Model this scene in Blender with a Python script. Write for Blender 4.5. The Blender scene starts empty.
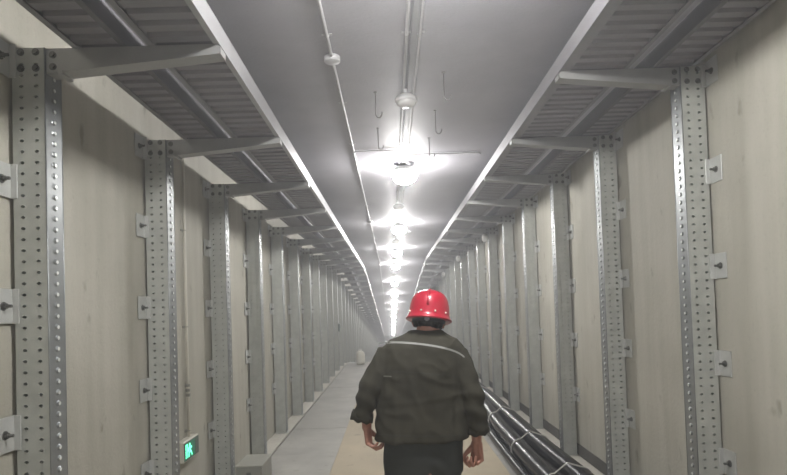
import bpy, bmesh, math, random
from mathutils import Vector, Matrix, noise
from mathutils.bvhtree import BVHTree
random.seed(7)
S = bpy.context.scene
C = S.collection
PI = math.pi

# ------------------------------------------------------------------ camera
CAMH = 1.703
F = 570.0; PITCH = .0270; YAW = .0064; ROLL = .0322; CX = 393.949; CY = 294.76
def rot():
    cw, sw = math.cos(YAW), math.sin(YAW); cp, sp = math.cos(PITCH), math.sin(PITCH); cr, sr = math.cos(ROLL), math.sin(ROLL)
    Ry = Matrix(((cw,0,-sw),(0,1,0),(sw,0,cw))); Rx = Matrix(((1,0,0),(0,cp,-sp),(0,sp,cp))); Rz = Matrix(((cr,-sr,0),(sr,cr,0),(0,0,1)))
    return Rz @ Rx @ Ry
RM = rot()
cam = bpy.data.objects.new('camera', bpy.data.cameras.new('camera')); C.objects.link(cam)
rt, up, fw = [Vector((RM[i][0], RM[i][2], RM[i][1])) for i in range(3)]
cam.matrix_world = Matrix(((rt.x, up.x, -fw.x, 0), (rt.y, up.y, -fw.y, 0), (rt.z, up.z, -fw.z, CAMH), (0,0,0,1)))
cam.data.sensor_width = 36; cam.data.lens = F/787*36
cam.data.shift_y = (CY-237.5)/787; cam.data.shift_x = -(CX-393.5)/787
cam.data.clip_start = .05; cam.data.clip_end = 300
S.camera = cam
def at(px, py, D):
    """world point seen at a pixel of the photograph, at forward distance D: used to take measurements"""
    v = RM.transposed() @ Vector(((px-CX)/F, (CY-py)/F, 1))
    v = v * (D/v.z)
    return Vector((v.x, v.z, v.y+CAMH))

# ------------------------------------------------------------------ world, exposure
W = bpy.data.worlds.new('world'); S.world = W; W.use_nodes = True
W.node_tree.nodes['Background'].inputs[0].default_value = (.5,.55,.6,1)
W.node_tree.nodes['Background'].inputs[1].default_value = .02
S.view_settings.view_transform = 'Standard'; S.view_settings.look = 'None'; S.view_settings.gamma = 1
S.view_settings.use_curve_mapping = False
S.view_settings.exposure = 0.16
LAMP_E = 235.0            # emission of the lamp globes
LAMP_COL = (1, .985, .975)
HAZE = .021

# ------------------------------------------------------------------ tunnel measurements
WL, WR = -1.712, 2.02          # wall planes
XL, XR = -1.541, 1.855         # front planes of the posts
STEP = 1.401; DL = 2.578; DR = 3.515
TL, TR = CAMH+1.249, CAMH+1.465   # underside of trays = top of arms
CEIL = CAMH+1.78
M_ = .0915
Y0, Y1 = -12.0, 78.0
def soft(y, k, w=1.2):
    t = y-k
    if t < -w: return 0
    if t > w: return t
    return (t+w)**2/(4*w)
def fz(y): return -M_*soft(y, 19.2)
def cz(y): return -M_*soft(y, 20.6)
def tz(y): return -M_*soft(y, 17.3)

# ------------------------------------------------------------------ helpers
class MB:
    def __init__(s): s.v = []; s.f = []; s.sm = []
    def add(s, vs, fs, smooth=False):
        n = len(s.v); s.v += [tuple(v) for v in vs]; s.f += [tuple(i+n for i in f) for f in fs]; s.sm += [smooth]*len(fs); return s
    def box(s, x0, x1, y0, y1, z0, z1, b=0):
        if x0 > x1: x0, x1 = x1, x0
        if y0 > y1: y0, y1 = y1, y0
        if z0 > z1: z0, z1 = z1, z0
        if b <= 0:
            v = [(x,y,z) for z in (z0,z1) for y in (y0,y1) for x in (x0,x1)]
            return s.add(v, [(0,2,3,1),(4,5,7,6),(0,1,5,4),(2,6,7,3),(0,4,6,2),(1,3,7,5)])
        bm = bmesh.new(); bmesh.ops.create_cube(bm, size=1)
        for v in bm.verts: v.co = Vector(((x0+x1)/2+v.co.x*(x1-x0), (y0+y1)/2+v.co.y*(y1-y0), (z0+z1)/2+v.co.z*(z1-z0)))
        bmesh.ops.bevel(bm, geom=bm.edges[:], offset=b, segments=1, affect='EDGES')
        bm.verts.index_update()
        s.add([v.co[:] for v in bm.verts], [[v.index for v in f.verts] for f in bm.faces]); bm.free(); return s
    def prism(s, prof, axis, a, b):
        """closed profile (list of 2-tuples) extruded along an axis 'x','y','z' from a to b"""
        def P(p, t): return {'x': (t, p[0], p[1]), 'y': (p[0], t, p[1]), 'z': (p[0], p[1], t)}[axis]
        n = len(prof); v = [P(p, a) for p in prof]+[P(p, b) for p in prof]
        return s.add(v, [tuple(range(n)), tuple(range(2*n-1, n-1, -1))]+[(i, i+n, (i+1)%n+n, (i+1)%n) for i in range(n)])
    def loft(s, rings, cap=True, smooth=True):
        n = len(rings[0]); v = [p for r in rings for p in r]; f = []
        for k in range(len(rings)-1):
            for i in range(n):
                j = (i+1) % n; f.append((k*n+i, k*n+j, (k+1)*n+j, (k+1)*n+i))
        if cap: f += [tuple(range(n-1, -1, -1)), tuple(range((len(rings)-1)*n, len(rings)*n))]
        return s.add(v, f, smooth)
    def tube(s, pts, rad, n=10, cap=True, flat=None):
        pts = [Vector(p) for p in pts]
        if not isinstance(rad, (list, tuple)): rad = [rad]*len(pts)
        rings = []; ref = None
        for i, p in enumerate(pts):
            t = (pts[min(i+1, len(pts)-1)]-pts[max(i-1, 0)]).normalized()
            if ref is None: ref = Vector((0,0,1)) if abs(t.z) < .9 else Vector((0,1,0))
            u = (ref-t*ref.dot(t)).normalized(); w = t.cross(u); ref = u
            r = rad[i]
            ra, rb = r if isinstance(r, (list, tuple)) else (r, r)
            rings.append([p+u*math.cos(2*PI*k/n)*ra+w*math.sin(2*PI*k/n)*rb for k in range(n)])
        return s.loft(rings, cap)
    def capsule(s, a, b, ra, rb, n=14):
        """tapered limb with round ends"""
        a = Vector(a); b = Vector(b); t = (b-a).normalized(); pts = []; rr = []
        for k in range(5):
            q = k/4*PI/2*.97; pts.append(a-t*ra*math.cos(q)); rr.append(max(.0008, ra*math.sin(q)))
        for k in range(5):
            q = PI/2-k/4*PI/2*.97; pts.append(b+t*rb*math.cos(q)); rr.append(max(.0008, rb*math.sin(q)))
        return s.tube(pts, rr, n)
    def ell(s, c, rx, ry, rz, n=16, m=10, R=None):
        c = Vector(c); rings = []
        for k in range(m+1):
            q = -PI/2+PI*k/m*.998+.002; r = []
            for i in range(n):
                p = Vector((rx*math.cos(q)*math.cos(2*PI*i/n), ry*math.cos(q)*math.sin(2*PI*i/n), rz*math.sin(q)))
                if R: p = R @ p
                r.append(c+p)
            rings.append(r)
        return s.loft(rings)
    def lathe(s, prof, c=(0,0,0), n=20, smooth=True):
        return s.loft([[(c[0]+r*math.cos(2*PI*i/n), c[1]+r*math.sin(2*PI*i/n), c[2]+z) for i in range(n)] for r, z in prof], True, smooth)
    def mesh(s, name, mat):
        me = bpy.data.meshes.new(name); me.from_pydata(s.v, [], s.f); me.materials.append(mat)
        me.polygons.foreach_set('use_smooth', s.sm)
        bm = bmesh.new(); bm.from_mesh(me); bmesh.ops.recalc_face_normals(bm, faces=bm.faces); bm.to_mesh(me); bm.free()
        me.update(); return me
    def obj(s, name, mat, parent=None, loc=None):
        return link(name, s.mesh(name, mat), parent, loc)
def link(name, me, parent=None, loc=None):
    o = bpy.data.objects.new(name, me); C.objects.link(o)
    if parent: o.parent = parent
    if loc is not None: o.location = loc
    return o
def tag(o, label=None, cat=None, group=None, kind=None):
    if label: o['label'] = label
    if cat: o['category'] = cat
    if group: o['group'] = group
    if kind: o['kind'] = kind
    return o
def empty(name, loc): 
    o = bpy.data.objects.new(name, None); o.location = loc; o.empty_display_size = .1; C.objects.link(o); return o
def dup_tree(o, parent=None):
    c = o.copy(); C.objects.link(c)
    if parent: c.parent = parent
    for ch in list(o.children): dup_tree(ch, c)
    return c
ORD = 'first second third fourth fifth sixth seventh eighth ninth tenth eleventh twelfth'.split()

# ------------------------------------------------------------------ materials
def mat(name, col, rough=.6, metal=0, bump=0, bscale=40, var=0, vscale=3, stretch=(1,1,1), col2=None, spec=.5, emis=None, es=0, coat=0, detail=6):
    m = bpy.data.materials.new(name); m.use_nodes = True; nt = m.node_tree; b = nt.nodes['Principled BSDF']
    b.inputs['Base Color'].default_value = (*col, 1); b.inputs['Roughness'].default_value = rough; b.inputs['Metallic'].default_value = metal
    b.inputs['Specular IOR Level'].default_value = spec; b.inputs['Coat Weight'].default_value = coat
    if emis: b.inputs['Emission Color'].default_value = (*emis, 1); b.inputs['Emission Strength'].default_value = es
    if var or bump:
        tc = nt.nodes.new('ShaderNodeTexCoord'); mp = nt.nodes.new('ShaderNodeMapping'); nt.links.new(tc.outputs['Object'], mp.inputs[0]); mp.inputs['Scale'].default_value = stretch
    if var:
        n = nt.nodes.new('ShaderNodeTexNoise'); n.inputs['Scale'].default_value = vscale; n.inputs['Detail'].default_value = detail; nt.links.new(mp.outputs[0], n.inputs[0])
        r = nt.nodes.new('ShaderNodeValToRGB'); nt.links.new(n.outputs[0], r.inputs[0])
        c2 = col2 or tuple(c*(1-var) for c in col)
        r.color_ramp.elements[0].position = .3; r.color_ramp.elements[0].color = (*c2, 1); r.color_ramp.elements[1].position = .7; r.color_ramp.elements[1].color = (*col, 1)
        nt.links.new(r.outputs[0], b.inputs['Base Color'])
    if bump:
        n = nt.nodes.new('ShaderNodeTexNoise'); n.inputs['Scale'].default_value = bscale; n.inputs['Detail'].default_value = 4; nt.links.new(mp.outputs[0], n.inputs[0])
        bp = nt.nodes.new('ShaderNodeBump'); bp.inputs['Strength'].default_value = bump; bp.inputs['Distance'].default_value = .01
        nt.links.new(n.outputs[0], bp.inputs['Height']); nt.links.new(bp.outputs[0], b.inputs['Normal'])
    return m
def concrete(name, base, stain, dark, rough=.75, axis_scale=(1,1,1), spots=.7):
    """formwork concrete: broad cloudy tone, vertical streaks, pores"""
    m = bpy.data.materials.new(name); m.use_nodes = True; nt = m.node_tree; L = nt.links; b = nt.nodes['Principled BSDF']; b.inputs['Roughness'].default_value = rough
    tc = nt.nodes.new('ShaderNodeTexCoord')
    def nz(scale, st, det=5, ro=.55):
        mp = nt.nodes.new('ShaderNodeMapping'); mp.inputs['Scale'].default_value = st; L.new(tc.outputs['Object'], mp.inputs[0])
        n = nt.nodes.new('ShaderNodeTexNoise'); n.inputs['Scale'].default_value = scale; n.inputs['Detail'].default_value = det; n.inputs['Roughness'].default_value = ro
        L.new(mp.outputs[0], n.inputs[0]); return n.outputs[0]
    def ramp(src, p0, c0, p1, c1):
        r = nt.nodes.new('ShaderNodeValToRGB'); L.new(src, r.inputs[0]); e = r.color_ramp.elements
        e[0].position = p0; e[0].color = (*c0, 1); e[1].position = p1; e[1].color = (*c1, 1); return r.outputs[0]
    def mix(f, a, c, mode='MIX'):
        x = nt.nodes.new('ShaderNodeMix'); x.data_type = 'RGBA'; x.blend_type = mode
        if isinstance(f, float): x.inputs[0].default_value = f
        else: L.new(f, x.inputs[0])
        L.new(a, x.inputs[6]); L.new(c, x.inputs[7]); return x.outputs[2]
    one = (1,1,1); 
    c = ramp(nz(1.3, axis_scale), .3, stain, .68, base)
    c = mix(.6, c, ramp(nz(4.0, (axis_scale[0]*1.6, axis_scale[1]*1.6, .12), 6), .32, dark, .62, one), 'MULTIPLY')
    c = mix(.6, c, ramp(nz(60, (1,1,1), 2), .3, (.86,.86,.85), .42, one), 'MULTIPLY')
    c = mix(spots, c, ramp(nz(7, (1,1,.7), 3, .4), .26, (.55,.52,.47), .33, one), 'MULTIPLY')
    L.new(c, b.inputs['Base Color'])
    bp = nt.nodes.new('ShaderNodeBump'); bp.inputs['Strength'].default_value = .25; bp.inputs['Distance'].default_value = .01
    L.new(nz(35, (1,1,1), 6), bp.inputs['Height']); L.new(bp.outputs[0], b.inputs['Normal'])
    return m
M = {}
M['wall'] = concrete('wall_concrete', (.47,.455,.395), (.39,.378,.32), (.78,.77,.74))
M['ceil'] = concrete('ceiling_concrete', (.37,.362,.385), (.315,.305,.33), (.92,.92,.92), .6, spots=0.0)
M['floor'] = concrete('floor_concrete', (.45,.44,.405), (.32,.315,.29), (.85,.85,.84), .5)
M['path'] = concrete('dusty_path', (.47,.40,.285), (.39,.335,.24), (.93,.92,.9), .7)
M['kerb'] = concrete('kerb_concrete', (.58,.56,.49), (.47,.45,.40), (.9,.9,.9), .7)
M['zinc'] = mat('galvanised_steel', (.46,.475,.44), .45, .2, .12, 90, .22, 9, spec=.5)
M['zinc_far'] = mat('galvanised_steel_far', (.46,.475,.45), .45, .2)
M['zinc_arm'] = mat('galvanised_arm', (.36,.36,.35), .42, .45, .08, 80, .15, 7)
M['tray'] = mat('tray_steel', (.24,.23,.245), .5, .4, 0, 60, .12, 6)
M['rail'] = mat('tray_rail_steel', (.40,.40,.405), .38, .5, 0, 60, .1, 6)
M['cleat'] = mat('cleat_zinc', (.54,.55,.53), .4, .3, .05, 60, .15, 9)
M['strip'] = mat('dark_front_zinc', (.27,.285,.285), .38, .55, .1, 90, .2, 9)  # post front: darker and more metallic than the near face
M['rail_shaded'] = mat('tray_rail_shaded', (.25,.245,.255), .55, .3, 0, 60, .1, 6)  # same rail steel, its weaker lighting put into a darker colour
M['rail_deep_shade'] = mat('tray_rail_deep_shade', (.13,.125,.135), .6, .2, 0, 60, .1, 6)  # same rail steel, shade between the two trays painted into the colour
M['dimple'] = mat('dimple_glint_zinc', (.74,.76,.74), .35, .3)  # pale caps: bright glints of the strip's holes painted as colour
M['bolt'] = mat('bolt_steel', (.16,.16,.15), .3, .8)
M['dark'] = mat('dark_gap', (.03,.03,.028), .9)
M['conduit'] = mat('conduit_paint', (.50,.50,.50), .5, .0)
M['channel'] = mat('channel_steel', (.30,.30,.30), .6, .2)
M['lampbody'] = mat('lamp_housing', (.75,.75,.75), .4)
M['lens'] = mat('lamp_lens_lit', (1,1,1), .4, emis=LAMP_COL, es=LAMP_E)
M['lensoff'] = mat('lamp_lens_unlit', (.86,.86,.86), .2)
M['hook'] = mat('hook_steel', (.25,.24,.23), .5, .6)
M['cable'] = mat('cable_sheath', (.008,.008,.009), .24, 0, .05, 30, .3, 6, spec=.14)
M['tie'] = mat('cable_tie_white', (.55,.54,.50), .5)
M['box'] = mat('grey_box_paint', (.27,.27,.235), .5, .1, .05, 60, .12, 5)
M['beige'] = mat('sign_housing', (.62,.60,.52), .5)
M['signdark'] = mat('sign_dark', (.05,.09,.07), .3)
M['green'] = mat('sign_panel_green', (.01,.10,.06), .4, emis=(.01,.30,.16), es=.25)
M['signwhite'] = mat('sign_white_lit', (.8,1,.9), .4, emis=(.06,1,.52), es=2.0)
M['whiteplastic'] = mat('white_plastic', (.75,.75,.73), .4)
M['jacket'] = mat('jacket_cloth', (.042,.039,.027), .85, 0, .25, 260, .22, 9, spec=.25)
M['trouser'] = mat('trouser_cloth', (.042,.045,.042), .85, 0, .2, 240, .2, 8, spec=.25)
M['stripe'] = mat('reflective_piping', (.24,.245,.23), .6)
M['skin'] = mat('skin', (.40,.19,.135), .5, 0, .08, 120, .25, 14)
M['hair'] = mat('black_hair', (.012,.011,.010), .6, 0, .5, 200)
M['helmet'] = mat('red_helmet_shell', (.42,.012,.034), .33, 0, coat=.5)
M['rivet'] = mat('helmet_rivet', (.80,.72,.62), .4)
M['strap'] = mat('helmet_strap', (.03,.03,.035), .6)
M['boot'] = mat('boot_rubber', (.02,.02,.02), .5)
M['eye'] = mat('eye_white', (.8,.8,.78), .2)

# ------------------------------------------------------------------ room shell
def ys_list():
    out = [Y0]
    y = Y0
    while y < Y1-.01:
        y += 1.0 if not 15 < y < 24 else .4
        out.append(min(y, Y1))
    return out
YS = ys_list()
def run_strip(name, mtl, prof, dz, ylist=YS, parent=None, close=True):
    """profile in (x, z) swept along the tunnel, following the dip"""
    m = MB(); m.loft([[(x, y, z+dz(y)) for x, z in prof] for y in ylist], True, False)
    return m.obj(name, mtl, parent)
def wall(name, x0, x1):
    m = MB()
    m.loft([[(x0, y, fz(y)-.3), (x1, y, fz(y)-.3), (x1, y, CEIL+cz(y)+.3), (x0, y, CEIL+cz(y)+.3)] for y in YS], True, False)
    return tag(m.obj(name, M['wall']), kind='structure')
wall_left = wall('wall_left', WL-.3, WL)
wall_right = wall('wall_right', WR, WR+.3)
tag(run_strip('ceiling', M['ceil'], [(WL-.3, CEIL), (WR+.3, CEIL), (WR+.3, CEIL+.3), (WL-.3, CEIL+.3)], cz), kind='structure')
floor = tag(run_strip('floor', M['floor'], [(WL-.3, -.3), (WR+.3, -.3), (WR+.3, -.03), (WL-.3, -.03)], fz), kind='structure')
# kerb that the posts stand on, channel gap, cover slabs, dusty centre path, right slabs
run_strip('kerb', M['kerb'], [(WL, -.03), (-1.512, -.03), (-1.512, 0), (WL, 0)], fz, parent=floor)
run_strip('dusty_path', M['path'], [(-.70, -.03), (1.16, -.03), (1.16, 0), (-.70, 0)], fz, parent=floor)
run_strip('kerb', M['kerb'], [(1.80, -.03), (WR, -.03), (WR, .04), (1.80, .04)], fz, parent=floor)
run_strip('channel_bottom', M['dark'], [(-1.512, -.032), (-1.488, -.032), (-1.488, -.024), (-1.512, -.024)], fz, parent=floor)
def slabs(x0, x1, first, pitch):
    y = first
    while y < 19:
        m = MB(); dz = random.uniform(-.003, .002)
        n = 1 if y+pitch < 17.5 else 4
        m.loft([[(x0, q, -.03+fz(q)), (x1, q, -.03+fz(q)), (x1, q, dz+fz(q)), (x0, q, dz+fz(q))] for q in [y+.006+(pitch-.012)*k/n for k in range(n+1)]], True, False)
        m.obj('floor_slab', M['floor'], floor); y += pitch
    m = MB()
    ys = [y+.006]+[q for q in YS if q > y+.2]
    m.loft([[(x0, q, -.03+fz(q)), (x1, q, -.03+fz(q)), (x1, q, fz(q)), (x0, q, fz(q))] for q in ys], True, False)
    m.obj('floor_slab', M['floor'], floor)
slabs(-1.486, -.703, -5.05, 1.5)
slabs(1.163, 1.798, -5.4, 1.5)
m = MB(); m.box(WL-.3, WR+.3, Y0-.3, Y0, -.3, CEIL+.3); tag(m.obj('wall_back', M['wall']), kind='structure')
m = MB(); m.box(WL-.3, WR+.3, Y1, Y1+.3, fz(Y1)-.3, CEIL+cz(Y1)+.3); tag(m.obj('wall_front', M['wall']), kind='structure')
tag(run_strip('recess_band_right', mat('recess_shade_band', (.10,.095,.085), .8, 0, .2, 30, .3, 5), [(WR-.008, .05), (WR+.01, .05), (WR+.01, .17), (WR-.008, .17)], fz), kind='structure')  # dark band painted in place of the shaded recess under the wall panels

# ------------------------------------------------------------------ perforated posts with arm and wall cleats
OCT = [(math.cos(PI/4*k+PI/8), math.sin(PI/4*k+PI/8)) for k in range(8)]
def perforated(mb, org, U, V, N, cuts, holes, rows, pitch, z0, raised=0.0, hw=.0102, hh=.0070, cap=0):
    """sheet in the plane (U,V) with real holes; N is the outward normal"""
    org, U, V, N = map(Vector, (org, U, V, N))
    for r in range(rows):
        v0 = z0+r*pitch; v1 = v0+pitch; vc = (v0+v1)/2
        for (u0, u1), uh in zip(cuts, holes):
            uc = uh
            outer = [(u1, (vc+v1)/2), ((uc+u1)/2, v1), ((uc+u0)/2, v1), (u0, (vc+v1)/2), (u0, (vc+v0)/2), ((uc+u0)/2, v0), ((uc+u1)/2, v0), (u1, (vc+v0)/2)]
            # corner points keep the sheet closed
            cor = [(u1, v1), (u0, v1), (u0, v0), (u1, v0)]
            P = lambda u, v, h=0: org+U*u+V*v+N*h
            ring = [P(*p) for p in outer]
            mid = [P(uc+c*hw*1.5, vc+s*hh*1.6) for c, s in OCT]
            inn = [P(uc+c*hw, vc+s*hh, raised) for c, s in OCT]
            bot = [P(uc+c*hw*.9, vc+s*hh*.9, cap if cap else -.012) for c, s in OCT]
            vs = ring+mid+inn+bot+[P(*c) for c in cor]
            fs = []
            for k in range(8):
                j = (k+1) % 8
                fs += [(k, j, 8+j, 8+k), (8+k, 8+j, 16+j, 16+k), (16+k, 16+j, 24+j, 24+k)]
            fs += [tuple(range(24,32))] if cap else []
            fs += [(0, 32, 1), (2, 33, 3), (4, 34, 5), (6, 35, 7)]
            mb.add(vs, fs)
def post_mesh(side, top, holes=True, low=False):
    """side=-1 left, 1 right. local origin: near front corner at floor level; x=0 front plane, outer at side*.15; y 0..0.13"""
    mb = MB(); w = .15*side; pitch = .05; rows = int(top/pitch); H = rows*pitch; rest = top-H
    D = .13
    if holes:
        U = (side, 0, 0)
        perforated(mb, (0,0,0), U, (0,0,1), (0,-1,0), [(0,.075),(.075,.15)], [.040,.108], rows, pitch, 0, .0012)
        if rest > .001:
            mb.add([(0,0,H),(w,0,H),(w,0,top),(0,0,top)], [(0,1,2,3)])
        mb.add([(0,D,0),(w,D,0),(w,D,top),(0,D,top)], [(0,1,2,3)])
        mb.add([(w,0,0),(w,D,0),(w,D,top),(w,0,top)], [(0,1,2,3)])
        mb.add([(0,0,top),(w,0,top),(w,D,top),(0,D,top)], [(0,1,2,3)])
    else:
        mb.box(0, w, 0, D, 0, top, .004)
        for k in range(0, rows, 1 if not low else 400):
            pass
    # foot plate
    mb.box(-.02*side, w-.0*side, -.02, D+.02, 0, .010)
    return mb.mesh('post', M['zinc'] if holes else M['zinc_far'])
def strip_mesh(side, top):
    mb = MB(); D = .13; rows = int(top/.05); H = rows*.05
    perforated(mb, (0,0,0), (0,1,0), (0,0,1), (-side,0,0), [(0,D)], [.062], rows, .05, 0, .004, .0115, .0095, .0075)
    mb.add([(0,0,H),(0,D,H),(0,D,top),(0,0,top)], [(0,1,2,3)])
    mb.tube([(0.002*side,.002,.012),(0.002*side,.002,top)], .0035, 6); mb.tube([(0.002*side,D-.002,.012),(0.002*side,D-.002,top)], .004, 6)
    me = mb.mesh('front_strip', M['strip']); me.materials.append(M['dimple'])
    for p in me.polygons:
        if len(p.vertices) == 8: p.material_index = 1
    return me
def arm_mesh(side, L, root=.115, tip=.045, fl=.085):
    """tapered channel arm: web on the near side, flanges behind it; top edge at z=0, root at x=0 running towards -side"""
    mb = MB(); t = .004; s = -side
    def P(x, y, z): return (s*x, y, z)
    # web
    prof = [(0,0),(L-.02,0),(L,-.012),(L,-tip),(L-.04,-tip-.004),(0,-root)]
    v = [P(x,.0,z) for x, z in prof]+[P(x,t,z) for x, z in prof]; n = len(prof)
    mb.add(v, [tuple(range(n)), tuple(range(2*n-1, n-1, -1))]+[(i,i+n,(i+1)%n+n,(i+1)%n) for i in range(n)])
    # top flange, bottom flange, far lip, end cap
    def slab(a, b, y0, y1, th):
        v = [P(a[0],y,a[1]+q) for y in (y0,y1) for q in (0,th)]+[P(b[0],y,b[1]+q) for y in (y0,y1) for q in (0,th)]
        mb.add(v, [(0,1,3,2),(4,6,7,5),(0,4,5,1),(2,3,7,6),(0,2,6,4),(1,5,7,3)])
    slab((0,-t), (L-.02,-t), t, fl, t)
    slab((.07,-root+.0058), (L-.04,-tip-.004), t, fl, t)
    slab((L-.04,-tip-.004), (L,-tip), t, fl, t)
    mb.box(s*(L-.003), s*L, 0, fl, -tip, -.012)
    slab((.0,-root), (.07,-root+.0058), t, fl*.9, t)
    # stiffening fold near the root
    slab((.055,-root-.008), (.075,-root-.006), -.004, fl+.004, .018)
    return mb.mesh('arm', M['zinc_arm'])
def cleat_mesh(side):
    """angle cleat: leg flat on the wall reaching towards the camera and leg on the post's near face. origin: outer near edge of post, mid height"""
    mb = MB(); h = .078; t = .007
    mb.box(side*.014, side*.007, -.125, .0, -h, h, .002)
    mb.box(side*.012, -side*.022, -.008, -.0012, -h, h, .002)
    return mb.mesh('cleat', M['cleat'])
def bolt_mesh(side):
    mb = MB(); s = -side
    def cyl(x0, x1, r, n, cy, cz_):
        rg = [[(s*x, cy+r*math.cos(2*PI*k/n+.3), cz_+r*math.sin(2*PI*k/n+.3)) for k in range(n)] for x in (x0, x1)]
        mb.loft(rg, True, False)
    cyl(-.007, -.004, .020, 14, -.068, 0); cyl(-.004, .009, .0135, 6, -.068, 0); cyl(.009, .030, .0075, 8, -.068, 0)
    return mb.mesh('bolt', M['bolt'])
def face_bolts_mesh(side):
    """four hexagon bolts that hold the arm, on the post's near face"""
    out = []
    mb = MB()
    for n, r, y0, y1 in ((12,.017,-.003,0),(6,.0115,-.011,-.003)):
        mb.loft([[(r*math.cos(2*PI*k/n), y, r*math.sin(2*PI*k/n)) for k in range(n)] for y in (y0, y1)], True, False)
    return mb.mesh('bolt', M['bolt'])

CZ = {-1: [2.34, 1.775, 1.21, .645], 1: [2.50, 1.91, 1.315, .715]}
def make_post(side, top, L):
    X = XL if side < 0 else XR
    e = empty('cable_bracket_post', (X, 0, 0))
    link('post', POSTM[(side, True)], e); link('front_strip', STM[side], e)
    a = link('arm', ARMM[side], e, (-side*.0, .012, top))
    for dx, dz in ((.03,-.03), (.03,-.085)):
        link('bolt', FB, a, (-side*(dx), -.0, dz))
    for z in CZ[side]+[top-.06]:
        c = link('cleat', CLM[side], e, (side*.15, 0, z)); link('bolt', BLM[side], c)
    for dx in (.04, .108):
        for dz in (-.02, -.095):
            link('bolt', FB, e, (side*dx, -.001, top+dz))
    return e
POSTM = {}; STM = {}; ARMM = {}; CLM = {}; BLM = {}; FB = face_bolts_mesh(1)
for side, top, L in ((-1, TL, .797), (1, TR, .754)):
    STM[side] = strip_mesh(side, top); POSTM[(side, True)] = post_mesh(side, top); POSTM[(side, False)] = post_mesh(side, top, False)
    ARMM[side] = arm_mesh(side, L); CLM[side] = cleat_mesh(side); BLM[side] = bolt_mesh(side)
for side, top, L, d0 in ((-1, TL, .797, DL), (1, TR, .754, DR)):
    proto = make_post(side, top, L)
    sn = 'left' if side < 0 else 'right'
    used = False
    for k in range(-1, 50):
        y = d0+k*STEP
        if y > 72: break
        if not used: e = proto; used = True
        else: e = dup_tree(proto) if y < 24 else None
        if e is None:      # far posts: a few pixels, no cleats or bolts to be seen
            e = empty('cable_bracket_post', (0,0,0))
            link('post', POSTM[(side, False)], e); link('arm', ARMM[side], e, (0, .012, top))
        e.location = (XL if side < 0 else XR, y, fz(y))
        dtop = tz(y)-fz(y)
        for ch in e.children:
            if ch.name.startswith('arm'): ch.location.z = top+dtop
            if ch.name.startswith(('post','front_strip')) and abs(dtop) > 1e-4: ch.scale.z = (top+dtop)/top
        if k < 0:
            tag(e, f'galvanised perforated post and tray arm on the {sn} wall, behind the camera', 'post', f'posts on the {sn} wall behind the camera')
        elif k < 12:
            ex = ', the nearest' if k == 0 else ''
            tag(e, f'perforated galvanised post on the {sn} wall, {ORD[k]} from the camera{ex}', 'post', f'perforated posts along the {sn} wall')
        else:
            tag(e, f'small distant steel post on the {sn} wall, beyond the twelfth post', 'post', f'distant posts far down the {sn} wall')

# ------------------------------------------------------------------ cable trays
def tray(x0, x1, z, label, rung_from, rung_to, rails=('rail_shaded','rail_shaded'), lips=(.028,.028)):
    """trough tray: two side rails with in-turned lips, sheet bottom, raised cross ribs under it"""
    xc = (x0+x1)/2
    e = empty('cable_tray', (xc, Y0, z)); tag(e, label, 'cable tray', 'steel cable trays along both walls')
    yl = [y-Y0 for y in YS if y <= 74]
    dz = lambda y: tz(y+Y0)
    for a, s, rm_, lw in ((x0-xc, 1, rails[0], lips[0]), (x1-xc, -1, rails[1], lips[1])):
        run_strip('side_rail', M[rm_], [(a,0),(a+s*lw,0),(a+s*lw,.004),(a+s*.004,.004),(a+s*.004,.096),(a+s*.018,.096),(a+s*.018,.1),(a,.1)], dz, yl, e)
    a, b = x0-xc+.006, x1-xc-.006
    run_strip('bottom_sheet', M['tray'], [(a,.030),(b,.030),(b,.033),(a,.033)], dz, yl, e)
    def rib(mb, y, zz=0):
        p = [(-.036,.030),(-.027,.006),(.027,.006),(.036,.030)]
        n = 4; A, B = a+.022, b-.022
        v = [(A,y+q,r+zz) for q, r in p]+[(B,y+q,r+zz) for q, r in p]
        mb.add(v, [(0,1,2,3),(7,6,5,4)]+[(i,i+4,(i+1)%4+4,(i+1)%4) for i in range(4)])
    mb = MB(); rib(mb, 0); rm = mb.mesh('rung', M['tray'])
    y = rung_from
    while y < rung_to:
        link('rung', rm, e, (0, y-Y0, 0)); y += .1
    mb = MB()
    while y < 24:
        rib(mb, y-Y0, tz(y)); y += .1
    tag(mb.obj('rung', M['tray'], e), kind='stuff')
    return e
tray(-1.42, -1.17, TL, 'cable tray close to the left wall, outer of the two on the left arms', 1.85, 9, ('rail_shaded','rail_deep_shade'))
tray(-1.075, -.748, TL, 'cable tray at the left arm tips, with bright rail beside the ceiling', 1.85, 9, ('rail_shaded','rail'))
tray(1.105, 1.535, TR, 'wide cable tray at the right arm tips, beside the ceiling strip', 2.3, 9.5, ('rail_shaded','rail_shaded'), (.07,.028))
tray(1.68, 1.95, TR, 'cable tray close to the right wall, outer of the two on the right arms', 2.3, 9.5, ('rail_deep_shade','rail_shaded'))

# ------------------------------------------------------------------ ceiling lamps, conduits, hooks
def lamp_parts(e, lit):
    if lit:
        mb = MB(); mb.lathe([(.10,.03),(.12,.025),(.128,.0),(.140,-.024),(.138,-.030)], n=24); mb.obj('housing', M['lampbody'], e)
        mb = MB(); mb.lathe([(.136,-.028),(.146,-.046),(.149,-.070),(.143,-.100),(.124,-.132),(.088,-.158),(.042,-.174),(.002,-.178)], n=28); mb.obj('diffuser', M['lens'], e)
    else:
        mb = MB(); mb.lathe([(.06,0),(.06,-.012),(.085,-.018),(.088,-.050),(.080,-.056)], n=24); mb.obj('housing', M['lampbody'], e)
        mb = MB(); mb.lathe([(.078,-.050),(.078,-.058),(.068,-.074),(.045,-.086),(.02,-.091),(.002,-.092)], n=24); mb.obj('diffuser', M['lensoff'], e)
    mb = MB(); mb.box(-.012,.012,-.012,.012,-.002,.055); mb.obj('bracket', M['conduit'], e)
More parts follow.
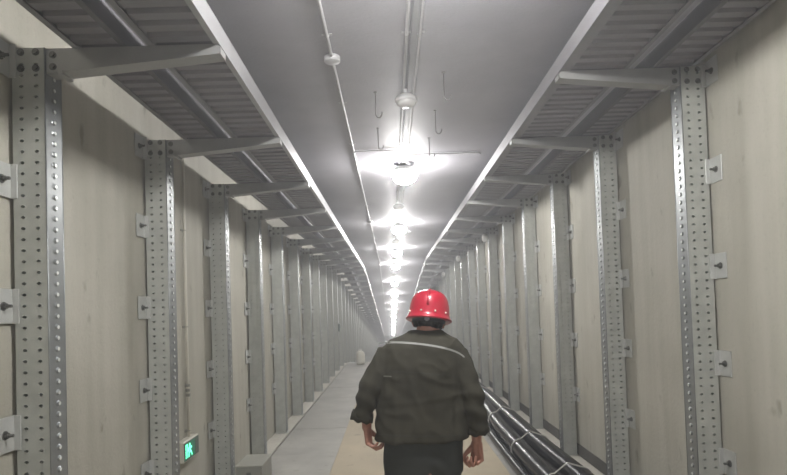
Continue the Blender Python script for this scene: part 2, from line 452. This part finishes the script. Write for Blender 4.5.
def proto_lamp(lit):
    e = empty('tunnel_lamp', (0,0,0)); lamp_parts(e, lit); return e
lamp_lit = proto_lamp(True); lamp_off = proto_lamp(False)
LZ = CAMH+1.62+.085
first = True
for k in range(-4, 15):
    y = 6.9+4.66*k
    if first: e = lamp_lit; first = False
    else: e = dup_tree(lamp_lit)
    e.location = (.2225, y, LZ+cz(y))
    if k < 0: tag(e, f'round lit ceiling lamp out of view near the camera, {ORD[k+4]} from the back', 'lamp', 'lamps overhead and behind the camera')
    elif k < 9: tag(e, f'glowing round lamp on the ceiling line, {ORD[k]} lit one from the camera', 'lamp', 'lit lamps along the ceiling')
    else: tag(e, 'tiny glowing lamp far down the ceiling line above his shoulder, beyond the ninth', 'lamp', 'far lit lamps')
first = True
for k in range(-1, 5):
    y = 4.5+4.66*k
    if first: e = lamp_off; first = False
    else: e = dup_tree(lamp_off)
    e.location = (.175, y, LZ+cz(y))
    if k < 0: tag(e, 'unlit round ceiling lamp behind the camera', 'lamp', 'unlit lamps along the ceiling')
    else: tag(e, f'unlit white round lamp on the ceiling line, {ORD[k]} unlit one from the camera', 'lamp', 'unlit lamps along the ceiling')
def conduit(x, r, y0, y1, label, zoff=0):
    mb = MB(); ys = [y for y in YS if y0 <= y <= y1]
    mb.tube([(x, y, CEIL+cz(y)-r-.004-zoff) for y in ys], r, 8)
    o = mb.obj('conduit', M['conduit']); tag(o, label, 'conduit', 'conduits on the ceiling'); 
    # saddles
    y = math.ceil(y0/1.2)*1.2
    sm = MB(); sm.box(-r-.022, r+.022, -.012, .012, -.002, .002); sm.tube([(-r-.002,0,0),(-r-.002,0,-r*1.2),(0,0,-2*r-.003),(r+.002,0,-r*1.2),(r+.002,0,0)], .003, 5); me = sm.mesh('saddle', M['conduit'])
    while y < min(y1, 20):
        link('saddle', me, o, (x, y, CEIL+cz(y)-.005)); y += 1.2
conduit(.158, .011, Y0, 70, 'thin conduit left of the lamps, running along the ceiling')
conduit(.240, .013, Y0, 70, 'thicker conduit right of the lamps, running along the ceiling')
conduit(-.352, .011, Y0, 70, 'single conduit on the ceiling between the left tray and the lamps')
mb = MB(); mb.prism([(.185,CEIL-.012),(.235,CEIL-.012),(.235,CEIL-.03),(.229,CEIL-.03),(.229,CEIL-.018),(.191,CEIL-.018),(.191,CEIL-.03),(.185,CEIL-.03)], 'y', Y0, 19.5)
tag(mb.obj('mounting_channel', M['channel']), 'slim steel mounting channel the lamps hang from, along the ceiling', 'channel')
for k, y in enumerate((3.92, 11.2)):
    mb = MB(); mb.lathe([(.052,0),(.056,-.006),(.056,-.036),(.05,-.042),(.002,-.044)], n=18)
    o = mb.obj('junction_box', M['conduit'], loc=(-.352, y, CEIL-.003)); 
    m2 = MB(); m2.box(-.010,.010,-.085,.085,-.026,-.004,.002); m2.obj('coupling', M['conduit'], o)
    tag(o, ['round white junction box on the left ceiling conduit, near the top of the picture', 'round junction box farther along the left ceiling conduit'][k], 'junction box')
for k, (y, x0, x1) in enumerate(((6.25, -.352, .158), (6.45, .262, 1.08))):
    mb = MB(); mb.tube([(x0,y,CEIL-.03),(x0+.03,y,CEIL-.014),(x1-.03,y,CEIL-.014),(x1,y,CEIL-.03)], .008, 8)
    tag(mb.obj('conduit', M['conduit']), ['cross conduit from the left ceiling conduit to the lamp line', 'cross conduit from the lamp line to the right tray'][k], 'conduit')
# hooks
def hook_proto():
    mb = MB(); h = CEIL-(CAMH+1.60)
    pts = [(0,0,h-.002),(0,0,.03),(0,0,.0)]
    for k in range(1, 10):
        a = -k/9*PI*1.12
        pts.append((.026-.026*math.cos(a)*1, 0, .026*math.sin(a)*1.25))
    mb.tube(pts, .0042, 6)
    mb.lathe([(.016,h-.004),(.016,h)], n=10)
    return mb.mesh('ceiling_hook', M['hook'])
hm = hook_proto()
hl = [(-.07, 4.60+.92*k, 0) for k in range(2)]+[(.455, 4.25+.82*k, 1) for k in range(3)]
for i, (x, y, s) in enumerate(hl):
    o = link('ceiling_hook', hm, None, (x, y, CAMH+1.60)); o.rotation_euler.z = random.uniform(-.5,.5)+(0 if s else .2); o.rotation_euler.x = 0
    k = i if s == 0 else i-2
    tag(o, f'thin steel hook hanging from the ceiling {"right" if s else "left"} of the lamp line, {ORD[k]} from the camera', 'hook', 'hooks hanging from the ceiling')

# small round devices under three of the right arms
for k, idx in enumerate((5, 8, 11)):
    y = DR+STEP*idx
    e = empty('wall_detector', (XR-.07, y-.02, TR+tz(y)-.19))
    mb = MB(); mb.lathe([(.03,.075),(.05,.06),(.062,.02),(.060,-.02),(.045,-.055),(.02,-.07),(.002,-.073)], n=16); mb.obj('dome', M['whiteplastic'], e)
    mb = MB(); mb.tube([(0,0,.07),(0,.03,.10)], .012, 8); mb.obj('stem', M['conduit'], e)
    tag(e, f'small white rounded device under a right tray arm, {["nearest", "middle", "farthest"][k]} of the three', 'detector', 'white devices under the right arms')

# ------------------------------------------------------------------ left wall: pipe and exit sign
PX, PY = WL, 4.72
e = empty('wall_pipe', (WL+.022, PY, .72))
mb = MB(); mb.tube([(0,0,0),(0,0,1.25),(0,0,CEIL-.72-.02)], .012, 10); mb.obj('pipe', M['beige'], e)
for z in (.34, .38, .42):
    mb = MB(); mb.lathe([(.018,-.011),(.020,-.008),(.020,.008),(.018,.011)], (0,0,z), 12); mb.obj('coupling', M['box'], e)
for z in (.05, .9, 1.7, 2.4):
    mb = MB(); mb.box(-.021,-.016,-.035,.035,z-.01,z+.01,.001); mb.tube([(-.018,-.016,z),(.006,-.016,z),(.015,0,z),(.006,.016,z),(-.018,.016,z)], .003, 5); mb.obj('clip', M['box'], e)
tag(e, 'thin beige pipe running down the left wall to the green sign', 'pipe')
e = empty('exit_sign', (WL, 4.66, .64))
mb = MB(); mb.box(0,.062,-.175,.175,-.082,.082,.006); mb.obj('housing', M['beige'], e)
mb = MB(); mb.box(.062,.066,-.165,.165,-.072,.072,.001); fc = mb.obj('face', M['signdark'], e)
mb = MB(); mb.box(.066,.068,-.155,.06,-.062,.062); mb.obj('lit_panel', M['green'], e)
def flat(pts, name, x=.068, mtl='signwhite'):
    mb = MB(); mb.prism([(p[0], p[1]) for p in pts], 'x', x, x+.0015); mb.obj(name, M[mtl], fc)
def stroke(a, b, w, name):
    ax, ay = a; bx, by = b; dx, dy = bx-ax, by-ay; l = math.hypot(dx, dy); nx, ny = -dy/l*w, dx/l*w
    flat([(ax+nx,ay+ny),(bx+nx,by+ny),(bx-nx,by-ny),(ax-nx,ay-ny)], name)
ox = -.055
flat([(ox+.012*math.cos(2*PI*k/10), .042+.012*math.sin(2*PI*k/10)) for k in range(10)], 'running_figure')
for a, b, w in (((ox,.03),(ox+.008,-.008),.011), ((ox+.008,-.008),(ox-.02,-.024),.007), ((ox-.02,-.024),(ox-.022,-.052),.006), ((ox+.008,-.008),(ox+.034,-.022),.007), ((ox+.034,-.022),(ox+.05,-.05),.006),
                ((ox,.024),(ox-.032,.014),.005), ((ox-.032,.014),(ox-.036,-.008),.005), ((ox+.002,.024),(ox+.03,.012),.005), ((ox+.03,.012),(ox+.044,.022),.005)):
    stroke(a, b, w, 'running_figure')
stroke((-.14,-.052),(-.14,.052),.006,'door_outline'); stroke((-.14,.05),(-.1,.05),.005,'door_outline'); stroke((-.105,.052),(-.105,-.052),.005,'door_outline')
mb = MB(); mb.box(.066,.0675,.075,.150,-.05,.05); mb.obj('dark_window', M['signdark'], e)
tag(e, 'green lit exit sign with white running figure low on the left wall', 'sign')

# black call point farther down the left side, grey box, pale container
y = 16.55
e = empty('call_point', (XL, y, 1.25)); mb = MB(); mb.box(0,.06,-.05,.05,-.11,.11,.008); mb.obj('housing', M['signdark'], e); mb = MB(); mb.box(.06,.066,-.03,.03,-.02,.06,.002); mb.obj('cover', M['strap'], e)
tag(e, 'small black box fixed on a far left post at chest height', 'box')
e = empty('floor_box', (-1.318, 5.36, 0))
mb = MB(); mb.box(-.118,.118,-.205,.205,0,.338,.004); mb.obj('body', M['box'], e)
mb = MB(); mb.box(-.124,.124,-.211,.211,.338,.352,.003); mb.obj('lid', mat('box_lid_paint', (.36,.36,.315), .45, .1, .05, 50, .1, 5), e)
mb = MB(); mb.box(-.02,.02,-.216,-.205,.25,.29,.002); mb.obj('latch', M['bolt'], e)
tag(e, 'grey metal box with flat lid standing on the floor by the left posts', 'box')
e = empty('container', (-1.02, 18.4, 0))
mb = MB(); mb.lathe([(.12,0),(.135,.01),(.14,.1),(.138,.3),(.12,.38),(.06,.43),(.045,.44)], n=20); mb.obj('body', M['beige'], e)
mb = MB(); mb.lathe([(.05,.435),(.052,.44),(.052,.475),(.046,.48)], n=16); mb.obj('cap', M['whiteplastic'], e)
tag(e, 'pale round container on the floor far off where the floor dips', 'container')

# ------------------------------------------------------------------ cables on the right
def smooth_path(pts, n=8):
    out = []
    P = [Vector(p) for p in pts]
    for i in range(len(P)-1):
        a, b, c, d = P[max(i-1,0)], P[i], P[i+1], P[min(i+2, len(P)-1)]
        for k in range(n):
            t = k/n
            out.append(.5*((2*b)+(c-a)*t+(2*a-5*b+4*c-d)*t*t+(3*b-a-3*c+d)*t**3))
    return out+[P[-1]]
def cab(pts, r, label):
    p = smooth_path(pts, 8)
    mb = MB(); mb.tube([(q.x, q.y, q.z+fz(q.y)) for q in p], r, 20)
    o = mb.obj('power_cable', M['cable']); tag(o, label, 'cable', 'black power cables along the right side'); return p
R1, R2, R3 = .105, .101, .050
pc1 = [(1.66,-5),(1.66,-1),(1.68,3),(1.68,5),(1.655,6.5),(1.665,8.2),(1.69,10),(1.68,12),(1.66,15),(1.66,19),(1.66,30)]
pc2 = [(1.44,-5),(1.42,-1),(1.40,3),(1.40,5),(1.40,6.3),(1.415,7.6),(1.475,9),(1.48,11),(1.46,13),(1.45,19),(1.45,30)]
cab([(x, y, R1+.012) for x, y in pc1], R1, 'thick black cable nearest the right posts, in the tied bundle')
cab([(x, y, R2) for x, y in pc2], R2, 'thick black cable on the path side of the tied bundle')
cab([(x-.146, y, R3-.01) for x, y in pc2], R3, 'thinner black cable lowest on the path side of the bundle')
def interp(pc, y):
    for a, b in zip(pc, pc[1:]):
        if a[1] <= y <= b[1]: return a[0]+(b[0]-a[0])*(y-a[1])/(b[1]-a[1])
    return pc[-1][0]
for k, y in enumerate((3.9, 5.1, 6.45, 8.15, 10.3, 12.8)):
    xa = interp(pc1, y); xb = interp(pc2, y); e = .006
    pts = []
    cA = (xa, R1+.012); cB = (xb, R2)
    for a in range(-60, 100, 16): pts.append((cA[0]+(R1+e)*math.cos(math.radians(a)), cA[1]+(R1+e)*math.sin(math.radians(a))))
    pts.append(((xa+xb)/2, .285))
    for a in range(85, 250, 16): pts.append((cB[0]+(R2+e)*math.cos(math.radians(a)), cB[1]+(R2+e)*math.sin(math.radians(a))))
    pts = [(px, max(pz, .008)) for px, pz in pts]
    mb = MB(); mb.tube([(px, y+.10*((px-xb)/.3), pz) for px, pz in pts]+[(pts[0][0], y+.10*((pts[0][0]-xb)/.3), pts[0][1])], .0075, 6)
    o = mb.obj('cable_tie', M['tie']); tag(o, f'pale tie looped around the black cable bundle, {ORD[k]} from the camera', 'cable tie', 'ties around the cable bundle')
# ------------------------------------------------------------------ haze: dusty air that fills the tunnel
if HAZE > 0:
    mb = MB(); mb.loft([[(WL-.2, y, fz(y)-.2), (WR+.2, y, fz(y)-.2), (WR+.2, y, CEIL+cz(y)+.2), (WL-.2, y, CEIL+cz(y)+.2)] for y in YS], True, False)
    hz = bpy.data.materials.new('tunnel_haze'); hz.use_nodes = True; nt = hz.node_tree; nt.nodes.clear()
    o_ = nt.nodes.new('ShaderNodeOutputMaterial'); v_ = nt.nodes.new('ShaderNodeVolumeScatter'); v_.inputs['Density'].default_value = HAZE; v_.inputs['Anisotropy'].default_value = .4
    v_.inputs['Color'].default_value = (.93,.95,1,1)
    nt.links.new(v_.outputs[0], o_.inputs['Volume'])
    tag(mb.obj('haze', hz), kind='stuff', label='thin dusty haze in the tunnel air', cat='haze')
# ------------------------------------------------------------------ the man walking ahead, seen from behind
PD = 3.05
feet = at(422, 400, PD); feet = Vector((feet.x, feet.y, 0))
man = empty('person', feet)
tag(man, 'person seen from behind in red hard hat and dark olive work suit, walking', 'person')
def Q(px, py, dy=0.0):
    """measurement in the photograph -> point in the man's own frame, dy = metres farther than his spine"""
    p = at(px, py, PD) - feet
    return Vector((p.x, p.y+dy, p.z))
def voxelize(mb, voxel, smooth=4, name='tmp'):
    me = mb.mesh(name, M['skin']); o = bpy.data.objects.new(name, me); C.objects.link(o)
    rm = o.modifiers.new('r', 'REMESH'); rm.mode = 'VOXEL'; rm.voxel_size = voxel
    sm = o.modifiers.new('s', 'SMOOTH'); sm.factor = .5; sm.iterations = smooth
    bpy.context.view_layer.update(); dg = bpy.context.evaluated_depsgraph_get()
    out = bpy.data.meshes.new_from_object(o.evaluated_get(dg)); bpy.data.objects.remove(o)
    return out
def finish(me, name, mtl, parent):
    me.materials.clear(); me.materials.append(mtl); me.name = name
    me.polygons.foreach_set('use_smooth', [True]*len(me.polygons)); me.update()
    return link(name, me, parent)
def ring(c, rx, ry, n=28, e=.85, tilt=0):
    out = []
    for k in range(n):
        a = 2*PI*k/n; ca, sa = math.cos(a), math.sin(a)
        x = math.copysign(abs(ca)**e, ca)*rx; y = math.copysign(abs(sa)**e, sa)*ry
        out.append(Vector((c[0]+x, c[1]+y, c[2]+tilt*x)))
    return out
K = PD/F                       # metres per pixel at his distance
def trow(py, xl, xr, ry, dy=0, tilt=0, e=.85):
    a = Q(xl, py, dy); b = Q(xr, py, dy); c = (a+b)/2
    return ring(c, (b-a).length/2, ry, 28, e, tilt)
def hand(mb, wrist, d, n, s, curls, L=1.0, thumb=(.5,.5)):
    """wrist point, d towards fingertips, n the way the palm faces, s towards the thumb"""
    d, n, s = d.normalized(), n.normalized(), s.normalized()
    lens = [(.043,.026,.021), (.047,.029,.022), (.044,.027,.021), (.035,.021,.018)]
    offs = [.032,.011,-.010,-.030]; pal = [.088,.092,.088,.080]
    for i in range(4):
        base = wrist+s*offs[i]*.62*L+d*.004; kn = wrist+s*offs[i]*L+d*pal[i]*L
        mb.capsule(base, kn, .0150*L, .0108*L, 12)
        p = kn; ang = 0
        for j, l in enumerate(lens[i]):
            ang += curls[i][j]
            q = p+(d*math.cos(ang)+n*math.sin(ang))*l*L
            mb.capsule(p, q, (.0098-.0010*j)*L, (.0092-.0013*j)*L, 10); p = q
    mb.capsule(wrist+n*.004+s*.004, wrist+d*.075*L+n*.003, .021*L, .020*L, 14)
    t0 = wrist+s*.018*L+d*.018*L+n*.006
    a, b = thumb
    t1 = t0+(s*.45+d*.75+n*a*.8).normalized()*.044*L
    t2 = t1+(s*.02+d*.80+n*(a+.3)).normalized()*.032*L
    t3 = t2+(s*(-.15)+d*.80+n*(b+.5)).normalized()*.026*L
    mb.capsule(t0, t1, .0155*L, .0125*L, 12); mb.capsule(t1, t2, .0118*L, .0105*L, 10); mb.capsule(t2, t3, .0105*L, .0085*L, 10)
# --- body: one continuous surface
hc = Q(429.2, 319.5, .03)                               # head centre
HR = Matrix.Rotation(math.radians(-8), 3, 'Z') @ Matrix.Rotation(math.radians(-9), 3, 'X') @ Matrix.Rotation(math.radians(5), 3, 'Y')
def H(x, y, z): return hc + HR @ Vector((x, y, z))
b = MB()
b.ell(H(0,-.005,.02), .077, .094, .098, 22, 14, HR); b.ell(H(0,.025,-.035), .060, .070, .085, 20, 12, HR)      # skull, jaw
b.ell(H(0,.062,-.095), .028, .024, .020, 12, 8, HR)                                                        # chin
b.capsule(H(0,.088,.01), H(0,.112,-.028), .009, .014, 10); b.ell(H(.011,.102,-.031), .008,.009,.007,8,6); b.ell(H(-.011,.102,-.031), .008,.009,.007,8,6)
b.capsule(H(-.034,.080,.018), H(.034,.080,.018), .012, .012, 10)                                           # brow
for s in (-1, 1):
    b.ell(H(s*.040,.066,-.022), .022, .018, .018, 12, 8, HR)                                                 # cheek
    b.ell(H(s*.080,-.002,-.012), .009, .020, .031, 12, 8, HR @ Matrix.Rotation(s*.35, 3, 'Z'))               # ear
    b.ell(H(s*.078,.006,-.035), .009, .010, .011, 10, 6, HR)
b.capsule(H(-.020,.090,-.056), H(.020,.090,-.056), .0065, .0065, 8); b.capsule(H(-.017,.088,-.066), H(.017,.088,-.066), .007, .007, 8)   # lips
neck = Q(424.5, 335, .0)
b.capsule(neck+Vector((0,0,-.05)), hc+Vector((0,-.02,-.02)), .066, .058, 18)
b.loft([ring(Q(424,340,0), .07, .07), ring(Q(422,347,0), .15, .085), ring(Q(421,362,0), .175, .10), ring(Q(420,395,0), .165, .10), ring(Q(420,425,0), .15, .10), ring(Q(421,455,0), .165, .115), ring(Q(421,470,0), .15, .11)])
LS, RS = Q(388,353,.0), Q(457,354,.0)
LE, RE = Q(367.5,391,-.055), Q(473,396,-.055)
LW, RW = Q(366.6,428,.01), Q(477.0,443,.005)
for a, e_, w in ((LS, LE, LW), (RS, RE, RW)):
    b.capsule(a+Vector((0,0,-.025)), e_, .046, .040); b.capsule(e_, w, .041, .0255, 14)
b.capsule(LS+Vector((.02,0,-.02)), RS+Vector((-.02,0,-.02)), .048, .048)
LH, RH = Q(404,456,0), Q(439,456,0)
LK, RK = Vector((LH.x+.00, LH.y+.07, .50)), Vector((RH.x+.005, RH.y-.02, .49))
LA, RA = Vector((LH.x-.005, LH.y+.10, .10)), Vector((RH.x+.01, RH.y-.16, .13))
for h, k, a in ((LH, LK, LA), (RH, RK, RA)):
    b.capsule(h, k, .088, .058); b.capsule(k, a, .056, .038)
    b.capsule(a+Vector((0,-.03,-.05)), a+Vector((0,.14,-.065)), .034, .028)
V = Vector
ca = [(.45,.75,.45),(.5,.8,.5),(.55,.8,.5),(.6,.85,.5)]
hand(b, LW, V((.10,.0,-1)), V((.98,-.25,.08)), V((.2,.97,0)), [(.8,.9,.5),(.85,.95,.5),(.95,.95,.5),(1.0,.95,.5)], .98, (.7,.3))
cr = [(1.15,1.3,.8),(1.2,1.35,.8),(1.2,1.35,.85),(1.2,1.3,.8)]
hand(b, RW, V((.0,.05,-1)), V((-.80,-.60,0)), V((-.62,.78,0)), cr, 1.08, (.9,.6))
body = finish(voxelize(b, .0042, 2), 'body', M['skin'], man)
for s in (-1, 1):
    m_ = MB(); m_.ell(H(s*.031,.083,.002), .011,.009,.009, 12, 8); m_.obj('eye', M['eye'], man)
# --- hair, below the helmet rim
m_ = MB()
rg = []
for z, r in ((.075,1.02),(.04,1.05),(.01,1.05),(-.02,1.02),(-.036,.95),(-.046,.84)):
    rr = []
    for k in range(30):
        a = PI+ (k/29)*PI*1.0; a = PI*.93+k/29*PI*1.14
        w = .006*math.sin(k*1.7)+.004*math.sin(k*4.1)
        rr.append(H(.082*r*math.cos(a), -.005+.100*r*math.sin(a), z+w))
    for k in range(29, -1, -1):
        a = PI*.93+k/29*PI*1.14
        rr.append(H(.068*r*math.cos(a), -.005+.086*r*math.sin(a), z))
    rg.append(rr)
m_.loft(rg); m_.obj('hair', M['hair'], man)
# --- jacket
j = MB()
rows = [trow(332.5,409,443,.072,.01,0,.95), trow(336,400,450,.085,.01), trow(340,389,457,.098,.005), trow(347,381,463,.112,0), trow(358,380,463,.122,-.005), trow(375,379,463,.130,-.01), trow(395,377,464,.130,0),
        trow(415,376,466,.132,0), trow(427,375.5,467.5,.138,0), trow(436,374.5,469,.143,0), trow(438.5,375,468.5,.140,0)]
j.loft(rows)
def sleeve(S_, E_, Wc, r):
    mid1 = S_.lerp(E_, .5); mid2 = E_.lerp(Wc, .5)
    j.tube([S_+(S_-E_)*.05, S_, mid1, E_, mid2, Wc], [.035, r[0], r[1], r[2], r[3], r[4]], 20)
LC, RC = Q(363,416,-.02), Q(477.5,428,-.02)
sleeve(Q(389,353,0), Q(368.5,389,-.055), LC, (.066,.064,.055,.052,.050))
sleeve(Q(455,354,0), Q(472,395,-.055), RC, (.066,.064,.056,.056,.056))
# collar
j.loft([trow(335,407,443.5,.075,.01,0,.95), trow(332,408,442,.072,.018,0,.95), trow(330.5,409.5,441,.069,.022,0,.95)])
jm = voxelize(j, .0075, 5)
jm.calc_loop_triangles()
nrm = [v.normal.copy() for v in jm.vertices]
top_z = Q(425,345).z
for v, n_ in zip(jm.vertices, nrm):
    p = v.co
    f1 = noise.noise(Vector((p.x*6, p.y*6, p.z*3.2)))
    f2 = noise.noise(Vector((p.x*13+p.z*9, p.y*9, p.z*13-p.x*6)))
    f3 = 1-abs(noise.noise(Vector((p.x*9-p.z*5, p.y*6+3, p.z*11+p.x*7))))*2.2
    arm = min(1, max(0, (abs(p.x-.0)-.20)/.06))
    d = .007*f1+.0045*f2+.0045*max(0, f3)
    # soft vertical pleat on the left of the back, sag folds across the waist, bunched sleeve creases
    if n_.y < 0 and arm < .5:
        d += .006*math.exp(-((p.x+.145-.02*(p.z-1.2))/.018)**2)*min(1, max(0, (1.42-p.z)/.2))
        d -= .006*math.exp(-((p.x-.17-.05*(p.z-1.2))/.016)**2)*min(1, max(0, (1.42-p.z)/.15))
        d += .004*math.exp(-((p.z-1.235-.10*p.x)/.018)**2)
    d += arm*.0055*math.sin(p.z*62+p.x*38+f1*4)*min(1, max(0, (1.40-p.z)/.1))
    v.co = p+n_*d
jacket = finish(jm, 'jacket', M['jacket'], man)
bv = BVHTree.FromPolygons([v.co[:] for v in jm.vertices], [p.vertices[:] for p in jm.polygons])
def on_back(px, py, off=.002):
    o_ = Vector((0,0,CAMH))-feet; p = Q(px, py, 0); dr = (p-o_).normalized()
    h = bv.ray_cast(o_, dr, 5)
    return (h[0]-dr*off) if h[0] else p
def ribbon(pts, w, name, mtl, th=.002):
    sp = smooth_path([Vector((x, y, 0)) for x, y in pts], 10); m_ = MB(); rings = []
    for q in sp:
        a = on_back(q.x, q.y-w/2); c_ = on_back(q.x, q.y+w/2)
        rings.append([a, c_, c_+Vector((0,.004,0)), a+Vector((0,.004,0))])
    m_.loft(rings, True, False); return m_.obj(name, mtl, jacket)
o = ribbon([(378.5,343.6),(386,342.6),(397,342.3),(412,343.2),(428,345),(444,348),(457,352.2),(464.5,357)], 2.0, 'reflective_piping', M['stripe']); o['label'] = 'pale reflective piping across the upper back'
seam = mat('jacket_seam', (.028,.028,.022), .9)
ribbon([(384,372.5),(400,372.0),(420,373),(440,375),(459,377)], .7, 'yoke_seam', seam)
ribbon([(376.5,434.6),(400,436),(425,436.4),(450,436),(467,434.6)], .6, 'hem_seam', seam)
o = ribbon([(383.5,376.2),(391.5,376.6)], 1.2, 'vent_tab', mat('tab_cloth', (.14,.14,.12), .7))
# cuffs: folded back and flared
for (c0, c1, r0, r1) in ((Q(363.6,411,-.025), Q(362.0,419,-.018), .054, .060), (Q(476.3,422,-.028), Q(477.6,431,-.016), .057, .062)):
    m_ = MB(); n = 24; t = (c1-c0).normalized()
    u = Vector((1,0,0)); u = (u-t*u.dot(t)).normalized(); w = t.cross(u); rr = []
    for cc, r, z in ((c0, r0*.93, 0), (c0, r0, 0), (c0.lerp(c1,.5), (r0+r1)/2+.002, 0), (c1, r1, 0), (c1, r1-.006, 0), (c0.lerp(c1,.6), r0*.80, 0)):
        rr.append([cc+u*math.cos(2*PI*k/n)*r*(1+.07*math.sin(3*k))+w*math.sin(2*PI*k/n)*r*.9+t*.006*math.sin(k*1.9) for k in range(n)])
    m_.loft(rr); m_.obj('cuff', M['jacket'], jacket)
# --- trousers
t = MB()
t.loft([trow(432,384,462,.118), trow(446,383,462.5,.122), trow(458,383,463,.120), trow(470,384,463,.112), trow(474,388,460,.10)])
for h, k, a, xs in ((LH, LK, LA, 403), (RH, RK, RA, 441.5)):
    hp = Q(xs, 458, 0); t.tube([hp+Vector((0,0,.02)), Q(xs,474,.01), hp.lerp(k,.55), k, k.lerp(a,.55), a+Vector((0,0,.02))], [.095,.101,.096,.085,.078,.072], 22)
tm = voxelize(t, .009, 4)
for v in tm.vertices:
    p = v.co; f = noise.noise(Vector((p.x*8, p.y*8, p.z*5)))
    v.co = p+v.normal*(.008*f+.004*math.sin(p.z*38+f*5)*(1 if p.z < .6 else .5))
finish(tm, 'trousers', M['trouser'], man)
for a in (LA, RA):
    m_ = MB(); m_.tube([a+V((0,-.015,.10)), a+V((0,-.012,.0)), a+V((0,-.01,-.05))], [.052,.048,.046], 16)
    m_.loft([[a+V((x*w_, y, z)) for x, z in ((-1,-.098),(1,-.098),(1.05,-.06),(.8,tz_),(-.8,tz_),(-1.05,-.06))] for y, w_, tz_ in ((-.075,.030,-.03),(-.05,.040,-.01),(.0,.042,.0),(.08,.046,-.03),(.15,.048,-.045),(.195,.040,-.055),(.215,.020,-.07))])
    bm_ = voxelize(m_, .007, 3); zmin = min(v.co.z for v in bm_.vertices)
    if a is LA:
        for v in bm_.vertices: v.co.z -= zmin
    finish(bm_, 'boot', M['boot'], man)
# --- helmet
hel = empty('helmet', (0,0,0)); hel.parent = man
def HH(x, y, z): return H(x, y-.002, z+.028)
sh = []
prof = [(1.17,-.030),(1.15,-.026),(1.075,-.018),(1.03,-.004),(1.01,.02),(.98,.045),(.90,.075),(.76,.098),(.56,.113),(.32,.121),(.05,.124)]
for r, z in prof+[(.05,.119),(.53,.107),(.88,.070),(.97,.02),(1.0,-.006),(1.14,-.030)]:
    rr = []
    for k in range(40):
        a = 2*PI*k/40; ca_, sa_ = math.cos(a), math.sin(a)
        ex = 1.0
        if r > 1.03: ex = 1+(.16 if sa_ > 0 else 0)*sa_**2*(r-1.03)/.14 if sa_ > 0 else 1-(r-1.03)*.35*abs(ca_)*0
        rr.append(HH(.107*r*ca_, .130*r*sa_*ex, z*1.06-(.010*max(0, sa_) if r > 1.03 else 0)))
    sh.append(rr)
m_ = MB(); m_.loft(sh, True); shell = m_.obj('shell', M['helmet'], hel)
ridge = MB(); ridge.tube([HH(0, .130*r*s_, z*1.06+.001) for r, z, s_ in ((1.0,.03,-1),(.96,.055,-1),(.88,.078,-1),(.74,.100,-1),(.5,.116,-1),(.2,.124,-1),(.2,.124,1),(.5,.116,1),(.74,.100,1),(.9,.075,1),(1.0,.03,1))], .006, 8); ridge.obj('ridge', M['helmet'], hel)
for a in (-152, -107, -68, -33, 10, 60, 120, 170):
    a = math.radians(a); m_ = MB(); c_ = HH(.110*math.cos(a), .134*math.sin(a), .002); m_.ell(c_, .0062, .0062, .0055, 10, 8); m_.obj('rivet', M['rivet'], hel)
m_ = MB(); band = []
for dz in (-.028,-.050):
    band.append([HH(.091*math.cos(x), .112*math.sin(x), dz-.006*math.cos(2*x)) for x in [2*PI*k/36 for k in range(36)]])
inner = [[HH(.087*math.cos(x), .108*math.sin(x), dz) for x in [2*PI*k/36 for k in range(36)]] for dz in (-.050,-.028)]
m_.loft(band+inner, False, True); m_.obj('head_band', M['strap'], hel)
m_ = MB(); c_ = HH(.0,-.118,-.040); m_.ell(c_, .014, .008, .012, 12, 8); m_.obj('adjuster_knob', mat('knob_plastic', (.22,.23,.25), .4), hel)
